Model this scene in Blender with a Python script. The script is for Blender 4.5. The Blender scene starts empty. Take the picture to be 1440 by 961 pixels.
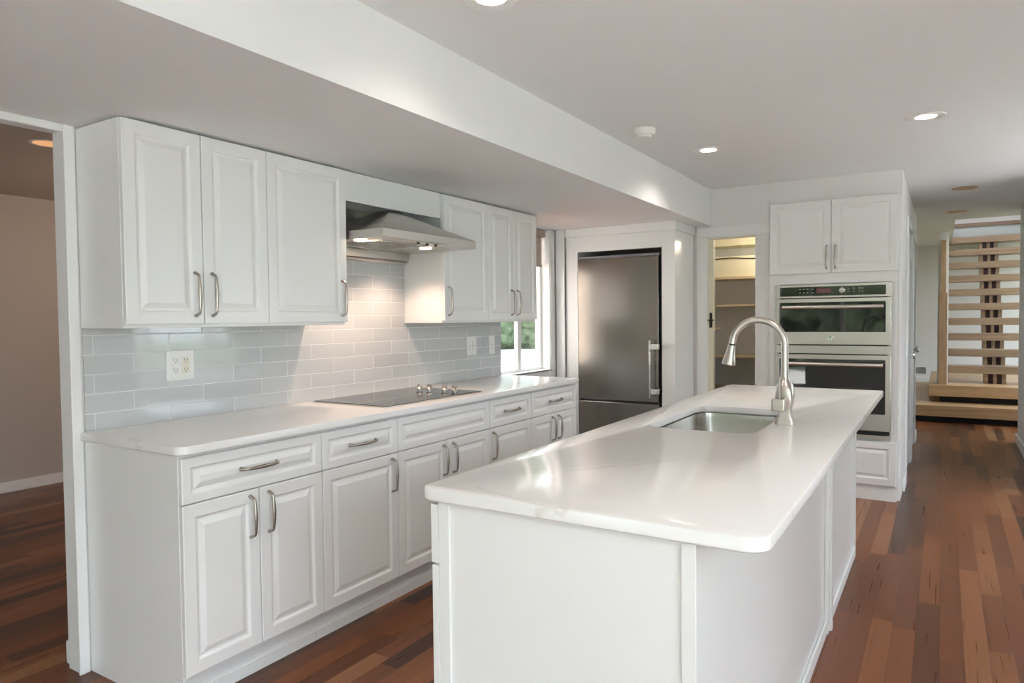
import bpy, bmesh, math, random
from math import sin, cos, pi, radians
from mathutils import Vector, Matrix, noise
random.seed(7)
S = bpy.context.scene
COL = S.collection

# ------------------------------------------------------------------ camera
R2 = Vector((0.84806, 0.52980, -0.01006)); U2 = Vector((-0.00910, 0.03355, 0.99940)); FW = Vector((-0.52982, 0.84746, -0.03327))
cd = bpy.data.cameras.new('camera'); cam = bpy.data.objects.new('camera', cd); COL.objects.link(cam)
cd.sensor_width = 36.0; cd.lens = 969.4 / 1440 * 36.0; cd.clip_start = 0.05; cd.clip_end = 200
m = Matrix((( R2.x, U2.x, -FW.x, 2.7435), (R2.y, U2.y, -FW.y, -1.3361), (R2.z, U2.z, -FW.z, 1.3260), (0, 0, 0, 1)))
cam.matrix_world = m
S.camera = cam

# ------------------------------------------------------------------ light and exposure
SKY = 8.0
w = bpy.data.worlds.new('sky'); S.world = w; w.use_nodes = True
nt = w.node_tree; nt.nodes.clear()
wo = nt.nodes.new('ShaderNodeOutputWorld'); bg = nt.nodes.new('ShaderNodeBackground')
bg.inputs[0].default_value = (0.79, 0.905, 1.0, 1); bg.inputs[1].default_value = SKY
nt.links.new(bg.outputs[0], wo.inputs[0])

def portal(name, loc, rot, sx, sy):
    d = bpy.data.lights.new(name, 'AREA'); d.shape = 'RECTANGLE'; d.size = sx; d.size_y = sy
    d.cycles.is_portal = True
    o = bpy.data.objects.new(name, d); COL.objects.link(o); o.location = loc; o.rotation_euler = rot
portal('daylight_back', (2.3, -4.02, 1.1), (radians(90), 0, 0), 4.5, 2.2)
portal('daylight_right', (4.62, -1.85, 1.25), (0, radians(90), 0), 1.9, 3.5)
portal('daylight_right_far', (4.62, 3.7, 1.45), (0, radians(90), 0), 1.4, 1.9)
portal('daylight_foyer', (5.02, 9.8, 1.5), (0, radians(90), 0), 2.0, 3.4)
portal('daylight_stair', (3.4, 8.5, 4.82), (0, 0, 0), 1.1, 1.0)
portal('daylight_left', (-0.14, 3.27, 1.45), (0, radians(-90), 0), 1.1, 0.8)

sl = bpy.data.lights.new('sun', 'SUN'); sl.energy = 28; sl.angle = radians(1.0); sl.color = (1, .96, .9)
so = bpy.data.objects.new('sun', sl); COL.objects.link(so); so.location = (2, 10, 20)
so.rotation_euler = (radians(-36), 0, 0)      # stands high behind the house and lights the patio and the drive
S.view_settings.view_transform = 'Standard'; S.view_settings.look = 'None'
S.view_settings.exposure = 0.20; S.view_settings.gamma = 1.0; S.view_settings.use_curve_mapping = False
S.cycles.use_denoising = True
S.cycles.max_bounces = 12; S.cycles.diffuse_bounces = 6; S.cycles.glossy_bounces = 5; S.cycles.transmission_bounces = 6
S.cycles.sample_clamp_indirect = 6.0
S.cycles.caustics_reflective = False; S.cycles.caustics_refractive = False

# ------------------------------------------------------------------ materials
class NT:
    def __init__(s, name):
        s.m = bpy.data.materials.new(name); s.m.use_nodes = True; s.t = s.m.node_tree
        s.b = s.t.nodes['Principled BSDF']
    def n(s, ty, **k):
        x = s.t.nodes.new(ty)
        for a, v in k.items(): setattr(x, a, v)
        return x
    def l(s, a, b): s.t.links.new(a, b)
    def math(s, op, a, b=None, c=None):
        x = s.n('ShaderNodeMath', operation=op)
        for i, v in enumerate((a, b, c)):
            if v is None: continue
            if isinstance(v, (int, float)): x.inputs[i].default_value = v
            else: s.l(v, x.inputs[i])
        return x.outputs[0]
    def mix(s, f, a, b):
        x = s.n('ShaderNodeMix', data_type='RGBA')
        for i, v in ((0, f), (6, a), (7, b)):
            if isinstance(v, (int, float)): x.inputs[i].default_value = v
            elif isinstance(v, tuple): x.inputs[i].default_value = (*v, 1)
            else: s.l(v, x.inputs[i])
        return x.outputs[2]
    def pos(s, scale=(1, 1, 1)):
        g = s.n('ShaderNodeNewGeometry'); mp = s.n('ShaderNodeMapping'); mp.inputs['Scale'].default_value = scale
        s.l(g.outputs['Position'], mp.inputs[0]); return mp.outputs[0]
    def noise(s, vec, scale, detail=4, rough=.55):
        x = s.n('ShaderNodeTexNoise'); s.l(vec, x.inputs['Vector'])
        x.inputs['Scale'].default_value = scale; x.inputs['Detail'].default_value = detail; x.inputs['Roughness'].default_value = rough
        return x.outputs[0]
    def bump(s, h, strength, dist=.002):
        b = s.n('ShaderNodeBump'); b.inputs['Strength'].default_value = strength; b.inputs['Distance'].default_value = dist
        s.l(h, b.inputs['Height']); s.l(b.outputs[0], s.b.inputs['Normal'])
    def ramp(s, f, stops):
        r = s.n('ShaderNodeValToRGB'); e = r.color_ramp.elements
        while len(e) < len(stops): e.new(.5)
        for i, (p, c) in enumerate(stops): e[i].position = p; e[i].color = (*c, 1)
        s.l(f, r.inputs[0]); return r.outputs[0]

def plain(name, col, rough=.5, metal=0, spec=.5, var=.02, nscale=6, bump=0, bscale=60):
    t = NT(name); t.b.inputs['Roughness'].default_value = rough; t.b.inputs['Metallic'].default_value = metal
    t.b.inputs['Specular IOR Level'].default_value = spec
    f = t.noise(t.pos(), nscale)
    t.l(t.mix(f, tuple(c * (1 - var) for c in col), tuple(min(1, c * (1 + var)) for c in col)), t.b.inputs['Base Color'])
    if bump: t.bump(t.noise(t.pos(), bscale, 3), bump, .001)
    return t.m
def emit(name, col, st):
    t = NT(name); t.b.inputs['Base Color'].default_value = (*col, 1)
    t.b.inputs['Emission Color'].default_value = (*col, 1); t.b.inputs['Emission Strength'].default_value = st
    return t.m
def brushed(name, col, rough, scale=(4, 4, 400), amt=.12, bump=.05):
    t = NT(name); t.b.inputs['Metallic'].default_value = 1
    f = t.noise(t.pos(scale), 1.0, 3)
    t.l(t.mix(f, tuple(c * .93 for c in col), col), t.b.inputs['Base Color'])
    t.l(t.math('ADD', t.math('MULTIPLY', f, amt), rough - amt / 2), t.b.inputs['Roughness'])
    if bump: t.bump(f, bump, .0005)
    return t.m

M = {}
M['wall'] = plain('wall_paint', (.79, .775, .765), .6, spec=.3, bump=.05, bscale=150)
M['ceil'] = plain('ceiling_paint', (.80, .80, .80), .75, spec=.2, bump=.05, bscale=120)
M['trim'] = plain('trim_paint', (.83, .83, .82), .35)
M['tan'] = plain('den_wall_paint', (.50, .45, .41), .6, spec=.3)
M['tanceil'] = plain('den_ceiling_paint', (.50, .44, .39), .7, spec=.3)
M['cab'] = plain('cabinet_lacquer', (.82, .82, .81), .28, var=.01)
M['cream'] = plain('pantry_paint', (.80, .76, .60), .6)
M['dull'] = plain('pantry_back_paint', (.80, .82, .86), .6)
M['steel'] = brushed('brushed_steel', (.63, .61, .58), .27, (4, 4, 500), .08, .0)
M['steelh'] = brushed('brushed_steel_horizontal', (.60, .57, .53), .33, (2, 2, 500), .06, .0)
M['satin'] = brushed('satin_steel', (.62, .58, .52), .5, (2, 2, 500), .06, 0)
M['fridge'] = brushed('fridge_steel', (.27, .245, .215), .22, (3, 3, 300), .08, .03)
M['sink'] = brushed('sink_steel', (.62, .60, .57), .25, (60, 60, 3), .1, .02)
M['nickel'] = plain('satin_nickel', (.54, .50, .455), .29, 1)
M['pull'] = plain('dark_satin_nickel', (.42, .385, .345), .28, 1)
M['chrome'] = plain('polished_chrome', (.85, .85, .84), .1, 1)
M['bglass'] = plain('black_glass', (.012, .012, .012), .03, spec=.8, var=0)
M['cook'] = plain('cooktop_glass', (.03, .028, .027), .05, spec=1.0, var=0)
M['black'] = plain('black_plastic', (.012, .012, .012), .4, var=.1)
M['dark'] = plain('shadow_gap', (.02, .02, .022), .7)  # near-black colour paints the shadow gap under the stair platforms
M['greytrim'] = plain('grey_plastic', (.28, .28, .31), .5)
M['plate'] = plain('white_plastic', (.80, .79, .76), .35)
M['almond'] = plain('almond_plastic', (.76, .71, .61), .4)
M['slot'] = plain('outlet_slot', (.06, .05, .045), .6)
M['disp'] = plain('display_window', (.16, .06, .07), .2)
M['key'] = plain('printed_key_marks', (.55, .55, .53), .4)
M['lamp'] = emit('lamp_lens', (1.0, .86, .70), 5)
M['hoodlamp'] = emit('hood_lamp_lens', (1.0, .75, .5), 12)
M['denlamp'] = emit('den_lamp_lens', (1.0, .52, .24), .55)
M['copper'] = plain('copper_baffle', (.55, .33, .17), .35, .6)
M['vent'] = plain('vent_grey', (.22, .22, .22), .6)
M['cable'] = plain('cable_brown', (.06, .04, .03), .6)
M['bark'] = plain('bark', (.10, .07, .05), .9)
M['bounce_patio'] = plain('pale_bounce_paving', (.80, .79, .77), .8, var=.05)
M['drive'] = plain('driveway_concrete', (.62, .60, .57), .9, var=.08, nscale=1.5)
M['lawn'] = plain('lawn', (.07, .10, .045), .95, var=.35, nscale=3)
M['fascia'] = plain('grey_blue_fascia', (.50, .54, .56), .5)
M['walnut'] = plain('brown_nosing', (.20, .13, .09), .5, var=.2)
M['blind'] = plain('taupe_blind', (.42, .34, .29), .8)
M['mahog'] = plain('dark_mahogany', (.035, .006, .006), .5, var=.2)

def leaf_mat(name, a, b):
    t = NT(name); t.b.inputs['Roughness'].default_value = .7
    f = t.noise(t.pos(), 3.5, 8, .75)
    t.l(t.ramp(f, [(.35, a), (.65, b)]), t.b.inputs['Base Color']); t.bump(f, .6, .2)
    return t.m
M['leaf'] = leaf_mat('foliage', (.012, .022, .009), (.085, .125, .055))

def quartz():
    t = NT('white_quartz'); t.b.inputs['Roughness'].default_value = .16; t.b.inputs['Specular IOR Level'].default_value = .4
    p = t.pos((1, .6, 1))
    wv = t.n('ShaderNodeTexNoise'); t.l(p, wv.inputs[0]); wv.inputs['Scale'].default_value = 1.6; wv.inputs['Detail'].default_value = 6; wv.inputs['Distortion'].default_value = .8
    d = t.math('ABSOLUTE', t.math('SUBTRACT', wv.outputs[0], .5))
    line = t.math('SUBTRACT', 1.0, t.math('MINIMUM', t.math('MULTIPLY', d, 130), 1.0))
    msk = t.math('GREATER_THAN', t.noise(p, 2.3, 2), .53)
    f = t.math('MULTIPLY', t.math('MULTIPLY', line, msk), .34)
    base = t.mix(t.noise(p, 5), (.79, .775, .76), (.84, .83, .815))
    t.l(t.mix(f, base, (.55, .48, .42)), t.b.inputs['Base Color'])
    return t.m
M['quartz'] = quartz()

def tile():
    t = NT('glass_subway_tile')
    g = t.n('ShaderNodeNewGeometry'); sp = t.n('ShaderNodeSeparateXYZ'); t.l(g.outputs['Position'], sp.inputs[0])
    Y, Z = sp.outputs[1], sp.outputs[2]
    v = t.math('DIVIDE', t.math('SUBTRACT', Z, .9055), .0745)
    row = t.math('FLOOR', v); fv = t.math('FRACT', v)
    odd = t.math('MULTIPLY', t.math('MODULO', t.math('ADD', row, 20), 2), .5)
    u = t.math('ADD', t.math('DIVIDE', t.math('SUBTRACT', Y, .039), .304), odd)
    u = t.math('ADD', u, 20)
    fu = t.math('FRACT', u); cu = t.math('FLOOR', u)
    eu = t.math('MULTIPLY', t.math('MINIMUM', fu, t.math('SUBTRACT', 1, fu)), .304)
    ev = t.math('MULTIPLY', t.math('MINIMUM', fv, t.math('SUBTRACT', 1, fv)), .0745)
    e = t.math('MINIMUM', eu, ev)
    grout = t.math('LESS_THAN', e, .0016)
    cb = t.n('ShaderNodeCombineXYZ'); t.l(cu, cb.inputs[0]); t.l(row, cb.inputs[1])
    wn = t.n('ShaderNodeTexWhiteNoise'); t.l(cb.outputs[0], wn.inputs[0])
    tc = t.mix(wn.outputs[0], (.50, .515, .52), (.555, .57, .575))
    t.l(t.mix(grout, tc, (.74, .74, .73)), t.b.inputs['Base Color'])
    t.l(t.math('ADD', t.math('MULTIPLY', grout, .5), .07), t.b.inputs['Roughness'])
    t.b.inputs['Specular IOR Level'].default_value = .6
    t.bump(t.math('MINIMUM', t.math('MULTIPLY', e, 300), 1), .35, .002)
    return t.m
M['tile'] = tile()

def planks():
    t = NT('brazilian_cherry_planks')
    g = t.n('ShaderNodeNewGeometry'); sp = t.n('ShaderNodeSeparateXYZ'); t.l(g.outputs['Position'], sp.inputs[0])
    X, Y = t.math('ADD', sp.outputs[0], 20), t.math('ADD', sp.outputs[1], 40)
    W = .083
    u = t.math('DIVIDE', X, W); cu = t.math('FLOOR', u); fu = t.math('FRACT', u)
    wn = t.n('ShaderNodeTexWhiteNoise', noise_dimensions='1D'); t.l(cu, wn.inputs['W'])
    ln = t.math('ADD', t.math('MULTIPLY', wn.outputs[0], .75), .55)
    off = t.math('MULTIPLY', wn.outputs[0], 37.7)
    v = t.math('DIVIDE', t.math('ADD', Y, off), ln); cv = t.math('FLOOR', v); fv = t.math('FRACT', v)
    cb = t.n('ShaderNodeCombineXYZ'); t.l(cu, cb.inputs[0]); t.l(cv, cb.inputs[1])
    w2 = t.n('ShaderNodeTexWhiteNoise'); t.l(cb.outputs[0], w2.inputs[0])
    r = w2.outputs[0]
    base = t.ramp(r, [(0.0, (.040, .022, .016)), (.10, (.080, .034, .019)), (.25, (.135, .047, .021)), (.55, (.18, .060, .025)), (.80, (.215, .074, .029)), (.93, (.27, .105, .042)), (1.0, (.33, .165, .08))])
    # grain, offset per plank
    ad = t.n('ShaderNodeVectorMath', operation='ADD'); mp = t.n('ShaderNodeMapping'); mp.inputs['Scale'].default_value = (75, 1.6, 1)
    t.l(g.outputs['Position'], mp.inputs[0]); t.l(mp.outputs[0], ad.inputs[0])
    sc = t.n('ShaderNodeVectorMath', operation='SCALE'); t.l(w2.outputs[1], sc.inputs[0]); sc.inputs['Scale'].default_value = 40
    t.l(sc.outputs[0], ad.inputs[1])
    gr = t.noise(ad.outputs[0], 1.0, 2, .5)
    gc = t.math('MINIMUM', t.math('MAXIMUM', t.math('MULTIPLY', t.math('SUBTRACT', gr, .2), 1.7), 0), 1)
    c = t.mix(gc, t.mix(.30, base, (.035, .014, .007)), base)
    eu = t.math('MULTIPLY', t.math('MINIMUM', fu, t.math('SUBTRACT', 1, fu)), W)
    ev = t.math('MULTIPLY', t.math('MINIMUM', fv, t.math('SUBTRACT', 1, fv)), ln)
    e = t.math('MINIMUM', eu, ev)
    t.b.inputs['Specular IOR Level'].default_value = .28
    gap = t.math('LESS_THAN', e, .0008)
    t.l(t.mix(t.math('MULTIPLY', gap, .55), c, (.02, .008, .004)), t.b.inputs['Base Color'])
    t.l(t.math('ADD', t.math('MULTIPLY', gc, .08), .26), t.b.inputs['Roughness'])
    t.bump(t.math('MINIMUM', t.math('MULTIPLY', e, 600), 1), .15, .001)
    return t.m
M['floor'] = planks()

def oak(name, a, b, scale):
    t = NT(name); t.b.inputs['Roughness'].default_value = .38
    f = t.noise(t.pos(scale), 1, 6, .6)
    t.l(t.ramp(f, [(.3, a), (.7, b)]), t.b.inputs['Base Color'])
    return t.m
M['oak'] = oak('honey_oak', (.42, .255, .125), (.58, .385, .21), (2, 25, 40))
M['oakt'] = oak('oak_tread', (.25, .165, .105), (.40, .275, .18), (2, 25, 40))
M['oakv'] = oak('oak_post', (.40, .25, .14), (.55, .37, .22), (35, 35, 2.5))
M['shelf'] = oak('pine_shelf_edge', (.55, .44, .30), (.64, .53, .38), (2, 25, 40))

def glass():
    t = NT('window_glass'); t.t.nodes.remove(t.b)
    o = t.t.nodes['Material Output']; g = t.n('ShaderNodeBsdfGlossy'); g.inputs['Roughness'].default_value = 0
    tr = t.n('ShaderNodeBsdfTransparent'); f = t.n('ShaderNodeFresnel'); f.inputs[0].default_value = 1.45
    mx = t.n('ShaderNodeMixShader'); g2 = t.n('ShaderNodeNewGeometry'); t.l(t.math('MULTIPLY', f.outputs[0], t.math('SUBTRACT', 1, g2.outputs['Backfacing'])), mx.inputs[0]); t.l(tr.outputs[0], mx.inputs[1]); t.l(g.outputs[0], mx.inputs[2])
    t.l(mx.outputs[0], o.inputs[0]); return t.m
M['glass'] = glass()

# ------------------------------------------------------------------ helpers
def box(bm, x0, x1, y0, y1, z0, z1):
    v = [bm.verts.new(p) for p in ((x0,y0,z0),(x1,y0,z0),(x1,y1,z0),(x0,y1,z0),(x0,y0,z1),(x1,y0,z1),(x1,y1,z1),(x0,y1,z1))]
    for f in ((3,2,1,0),(4,5,6,7),(0,1,5,4),(1,2,6,5),(2,3,7,6),(3,0,4,7)): bm.faces.new([v[i] for i in f])
def prism(bm, pts, axis, a, b):
    """pts: 2D outline in the two other axes (in xyz order), extruded along axis from a to b"""
    def mk(p, t):
        return {'X': (t, p[0], p[1]), 'Y': (p[0], t, p[1]), 'Z': (p[0], p[1], t)}[axis]
    A = [bm.verts.new(mk(p, a)) for p in pts]; B = [bm.verts.new(mk(p, b)) for p in pts]
    bm.faces.new(A); bm.faces.new(B[::-1])
    for i in range(len(pts)): j = (i + 1) % len(pts); bm.faces.new((A[j], A[i], B[i], B[j]))
def rrect(x0, x1, y0, y1, r, n=8):
    out = []
    rs = r if isinstance(r, (tuple, list)) else (r,) * 4
    for (cx, cy, a0, q) in ((x0, y0, 180, 0), (x1, y0, 270, 1), (x1, y1, 0, 2), (x0, y1, 90, 3)):
        rr = rs[q]; sx = 1 if cx == x0 else -1; sy = 1 if cy == y0 else -1
        for i in range(n + 1):
            a = radians(a0 + 90 * i / n); out.append((cx + sx * rr + rr * cos(a), cy + sy * rr + rr * sin(a)))
    return out
def disc_profile(bm, c, prof, axis='Z', n=32, closed_ends=True):
    """lathe: prof = [(radius, height)] about axis through c"""
    rings = []
    for r, h in prof:
        ring = []
        for i in range(n):
            a = 2 * pi * i / n; u, v = r * cos(a), r * sin(a)
            p = {'Z': (u, v, h), 'X': (h, u, v), 'Y': (u, h, v)}[axis]
            ring.append(bm.verts.new((c[0] + p[0], c[1] + p[1], c[2] + p[2])))
        rings.append(ring)
    for A, B in zip(rings, rings[1:]):
        for i in range(n): bm.faces.new((A[i], A[(i + 1) % n], B[(i + 1) % n], B[i]))
    if closed_ends:
        bm.faces.new(rings[0][::-1]); bm.faces.new(rings[-1])
def tube(bm, pts, rad, n=12, up=Vector((0, 0, 1)), flat=None):
    """sweep along pts; rad = list of radii or of (ra, rb)"""
    pts = [Vector(p) for p in pts]; rings = []
    for i, p in enumerate(pts):
        t = (pts[min(i + 1, len(pts) - 1)] - pts[max(i - 1, 0)]).normalized()
        s = up.cross(t)
        if s.length < 1e-4: s = Vector((1, 0, 0)).cross(t)
        s.normalize(); q = t.cross(s).normalized()
        r = rad[i] if isinstance(rad, (list, tuple)) else rad
        ra, rb = r if isinstance(r, (list, tuple)) else (r, r)
        rings.append([bm.verts.new(p + s * ra * cos(2 * pi * k / n) + q * rb * sin(2 * pi * k / n)) for k in range(n)])
    for A, B in zip(rings, rings[1:]):
        for i in range(n): bm.faces.new((A[i], A[(i + 1) % n], B[(i + 1) % n], B[i]))
    bm.faces.new(rings[0][::-1]); bm.faces.new(rings[-1])
def wpos(o):
    v = Vector((0, 0, 0))
    while o: v += o.location; o = o.parent
    return v
def obj(name, bm, mat, parent=None, smooth=False, bevel=0, seg=2, label=None, loc=None):
    """world-coordinate mesh linked as one object; origin moved to the parent's or to loc"""
    bmesh.ops.recalc_face_normals(bm, faces=bm.faces)
    base = wpos(parent) if parent else (Vector(loc) if loc else Vector((0, 0, 0)))
    if not parent and loc is None:
        xs = [v.co for v in bm.verts]
        base = Vector(((min(v.x for v in xs) + max(v.x for v in xs)) / 2, (min(v.y for v in xs) + max(v.y for v in xs)) / 2, min(v.z for v in xs)))
    bmesh.ops.translate(bm, verts=bm.verts, vec=-base)
    me = bpy.data.meshes.new(name); bm.to_mesh(me); bm.free()
    if smooth:
        for p in me.polygons: p.use_smooth = True
        if smooth != 'all': me.set_sharp_from_angle(angle=radians(38))
    me.materials.append(M[mat] if isinstance(mat, str) else mat)
    o = bpy.data.objects.new(name, me); COL.objects.link(o)
    if parent: o.parent = parent
    else: o.location = base
    if bevel:
        b = o.modifiers.new('bevel', 'BEVEL'); b.width = bevel; b.segments = seg; b.limit_method = 'ANGLE'; b.angle_limit = radians(40)
        for p in me.polygons: p.use_smooth = True
        me.set_sharp_from_angle(angle=radians(38)); b.harden_normals = False
    if label: o['label'] = label
    return o
def bx(name, b, mat, parent=None, bevel=0, **k):
    bm = bmesh.new()
    for q in (b if isinstance(b[0], (tuple, list)) else [b]): box(bm, *q)
    return obj(name, bm, mat, parent, bevel=bevel, **k)
def tag(o, label, cat, group=None):
    o['label'] = label; o['category'] = cat
    if group: o['group'] = group
    return o
def thing(name, label, cat, loc, group=None):
    o = bpy.data.objects.new(name, None); COL.objects.link(o); o.location = loc; o.empty_display_size = .1
    return tag(o, label, cat, group)
def struct(name, b, mat, bevel=0, **k):
    o = bx(name, b, mat, None, bevel, **k) if not isinstance(b, bmesh.types.BMesh) else obj(name, b, mat, None, bevel=bevel, **k)
    o['kind'] = 'structure'; return o
def copy_tree(o, parent=None):
    c = o.copy(); COL.objects.link(c); c.parent = parent
    for ch in list(o.children): copy_tree(ch, c)
    return c
def cfg(o, d):
    o.location = d

# maps from a front's own frame (u across, v up, n outward) to the world
def face_px(X, Y, Z): return lambda u, v, n: (X + n, Y + u, Z + v)
def face_my(X, Y, Z): return lambda u, v, n: (X + u, Y - n, Z + v)
def face_mx(X, Y, Z): return lambda u, v, n: (X - n, Y + u, Z + v)

def raised_front(bm, F, w, h, t=.020, fw=.055, flatness=1.0):
    """raised-panel front: frame, groove and bevelled field, one closed mesh"""
    d = .0085 * flatness
    prof = [(0, 0), (0, t - .0025), (.0025, t), (fw - .009, t), (fw - .005, t - .0015), (fw, t - d), (fw + .007, t - d), (fw + .026, t - .0015), (fw + .028, t - .0012)]
    rings = []
    for ins, n in prof:
        rings.append([bm.verts.new(F(a, b, n)) for a, b in ((ins, ins), (w - ins, ins), (w - ins, h - ins), (ins, h - ins))])
    for A, B in zip(rings, rings[1:]):
        for i in range(4): bm.faces.new((A[i], A[(i + 1) % 4], B[(i + 1) % 4], B[i]))
    bm.faces.new(rings[0]); bm.faces.new(rings[-1])

def pull(F, u, v, parent, vertical=True, L=.150, out=.030):
    """bow pull: two flared feet and a bar that swells in its middle"""
    bm = bmesh.new(); h = L / 2
    P = (lambda s, n: Vector(F(u, v + s, n))) if vertical else (lambda s, n: Vector(F(u + s, v, n)))
    across = Vector(F(1, 0, 0)) - Vector(F(0, 0, 0)) if vertical else Vector(F(0, 1, 0)) - Vector(F(0, 0, 0))
    pts, rad = [], []
    N = 18
    for i in range(N + 1):
        s = -1 + 2 * i / N
        pts.append(P(s * h * .84, out * (.86 + .14 * (1 - s * s)))); q = .0042 + .0034 * (1 - abs(s)) ** .8
        rad.append((q, q * .95))
    pts = [P(-h, 0), P(-h * .97, out * .25), P(-h * .90, out * .66)] + pts + [P(h * .90, out * .66), P(h * .97, out * .25), P(h, 0)]
    rad = [(.0085, .0065), (.0075, .0056), (.0062, .005)] + rad + [(.0062, .005), (.0075, .0056), (.0085, .0065)]
    up = (Vector(F(0, 0, 1)) - Vector(F(0, 0, 0)))
    tube(bm, pts, rad, 12, up)
    return obj('handle', bm, 'pull', parent, smooth=True)

# ================================================================== SETTING
ZL, ZH = 2.055, 2.343
OW = 4.24
struct('floor', (-3.6, 5.12, -4.0, 12.0, -.12, 0), 'floor')
# left wall with the window, the wide opening to the den towards the camera
WT = -.088
struct('wall_left', [(WT, 0, -.02, 2.90, 0, ZL), (WT, 0, 2.90, 3.64, 0, .90), (WT, 0, 3.64, 4.60, 0, ZL), (WT, 0, -3.88, 4.6, ZL, 2.75)], 'wall')
struct('wall_den', [(-3.6, -3.48, -3.88, 2.75, 0, 2.75), (-3.48, WT, 2.6, 2.75, 0, 2.75)], 'tan')
struct('ceiling_den', (-3.48, WT, -4.0, 2.6, 2.335, 2.6), 'tanceil')
struct('baseboard_den', [(-3.48, -3.462, -3.88, 2.6, 0, .085), (-.145, WT, -.02, 2.6, 0, .09)], 'trim', bevel=.004)
# casing of the den opening
struct('trim_1', [(WT - .002, .006, -.036, -.02, 0, ZL - .001), (-.001, .010, -.044, -.006, 0, ZL - .001)], 'trim', bevel=.003)
struct('trim_2', [(WT - .004, .006, -3.85, -.037, ZL - .020, ZL - .001), (.0, .010, -3.85, -.045, ZL - .030, ZL - .001)], 'trim', bevel=.003)
# lowered ceiling over the cabinet run, main ceiling
SX = 1.154
struct('ceiling_soffit', [(0, SX, -3.88, OW, ZL, 2.6), (0, 1.03, OW + .0005, 4.72, ZL + .001, 2.6)], 'ceil')
struct('ceiling', (SX, 4.6, -3.88, 6.36, ZH, 2.6), 'ceil')
struct('ceiling_hall', [(-.0, 2.85, 6.36, 9.35, ZH + .03, 2.6), (2.85, 5.0, 6.36, 7.80, ZH + .03, 2.6), (3.95, 5.0, 7.8, 12, ZH + .03, 2.6), (0, 2.85, 9.35, 12, ZH + .10, 2.65)], 'ceil')
# back wall: fridge recess, pantry doorway, ovens
struct('wall_back', [(0, 1.03, 4.60, 4.72, 0, 2.6), (.96, 1.03, OW, 4.60, 0, ZL), (1.03, 1.116, OW, OW + .12, 0, ZH), (1.116, 1.612, OW, OW + .12, 1.965, ZH), (1.612, 2.40, OW, OW + .12, 2.172, ZH), (1.154, 1.03, OW, OW + .12, 0, .001), (1.612, 2.46, 4.86, 4.92, 0, ZH), (1.5, 1.612, OW, OW + .02, 0, 1.965), (2.40, 2.497, OW - .002, OW + .12, 2.172, ZH)], 'wall')
struct('trim_3', [(1.046, 1.116, OW - .018, OW, 0, 1.965), (1.046, 1.618, OW - .018, OW, 1.965, 2.04), (1.106, 1.122, OW - .006, OW + .125, 0, 1.960), (1.116, 1.612, OW - .006, OW + .125, 1.955, 1.967)], 'trim', bevel=.003)
# pantry room behind the doorway
struct('wall_pantry', [(.45, .55, 4.73, 5.8, 0, 2.4), (.55, 1.9, 5.66, 5.8, 0, 2.4), (1.70, 1.80, 4.92, 5.66, 0, 2.4), (.55, 1.03, 4.72, 4.80, 0, 2.4)], 'dull')
struct('wall_pantry_bulkhead', [(.55, 1.70, 5.28, 5.66, 1.70, 1.89), (.55, 1.32, 5.38, 5.66, 2.0, 2.139)], 'cream')
struct('ceiling_pantry', (.45, 1.9, 4.36, 5.8, 2.14, 2.4), 'cream')
# hall left wall with two closet doors
struct('wall_hall_left', [(2.40, 2.497, 4.93, 4.95, 0, ZH), (2.40, 2.497, 4.36, 4.93, 2.18, ZH), (2.479, 2.497, 4.36, 4.93, 0, 2.18), (2.40, 2.497, 4.95, 7.15, 2.04, ZH), (2.40, 2.497, 5.72, 6.02, 0, 2.04), (2.40, 2.497, 6.82, 7.15, 0, 2.04), (2.478, 2.497, OW - .002, 4.36, 0, 2.172)], 'wall')
struct('wall_hall_right', (3.40, 3.52, 4.9, 7.34, 0, ZH + .02), 'wall')
struct('baseboard_right', [(3.382, 3.40, 4.9, 7.358, 0, .10), (3.382, 3.52, 7.34, 7.358, 0, .10)], 'trim', bevel=.005)
for k, (a, b) in enumerate(((4.55, 4.89), (5.78, 5.96), (6.88, 7.17))):
    struct('baseboard_hall', (2.497, 2.515, a, b, 0, .10), 'trim', bevel=.006)
struct('trim_4', [(2.4975, 2.512, 4.89, 4.95, 0, 2.039), (2.4975, 2.512, 5.72, 5.78, 0, 2.039), (2.4975, 2.512, 4.89, 5.78, 2.04, 2.10), (2.4975, 2.512, 5.96, 6.02, 0, 2.039), (2.4975, 2.512, 6.82, 6.88, 0, 2.039), (2.4975, 2.512, 5.96, 6.88, 2.04, 2.10)], 'trim', bevel=.002)
for k, (a, b, kn) in enumerate(((4.953, 5.717, 5.05), (6.023, 6.817, 6.10))):
    d = struct('door_%d' % (k + 1), (2.452, 2.494, a, b, .003, 2.039), 'trim', bevel=.002)
    bm = bmesh.new(); disc_profile(bm, (2.494, kn, 1.0), [(.028, 0), (.028, .006), (.011, .010), (.011, .03), (.024, .036), (.029, .050), (.022, .062), (.006, .066)], 'X', 24)
    obj('door_knob', bm, 'chrome', d, smooth=True)
    bx('hinge', [(2.494, 2.498, b - .012, b, 1.72, 1.81), (2.494, 2.498, b - .012, b, .22, .31)], 'steel', d)
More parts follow.
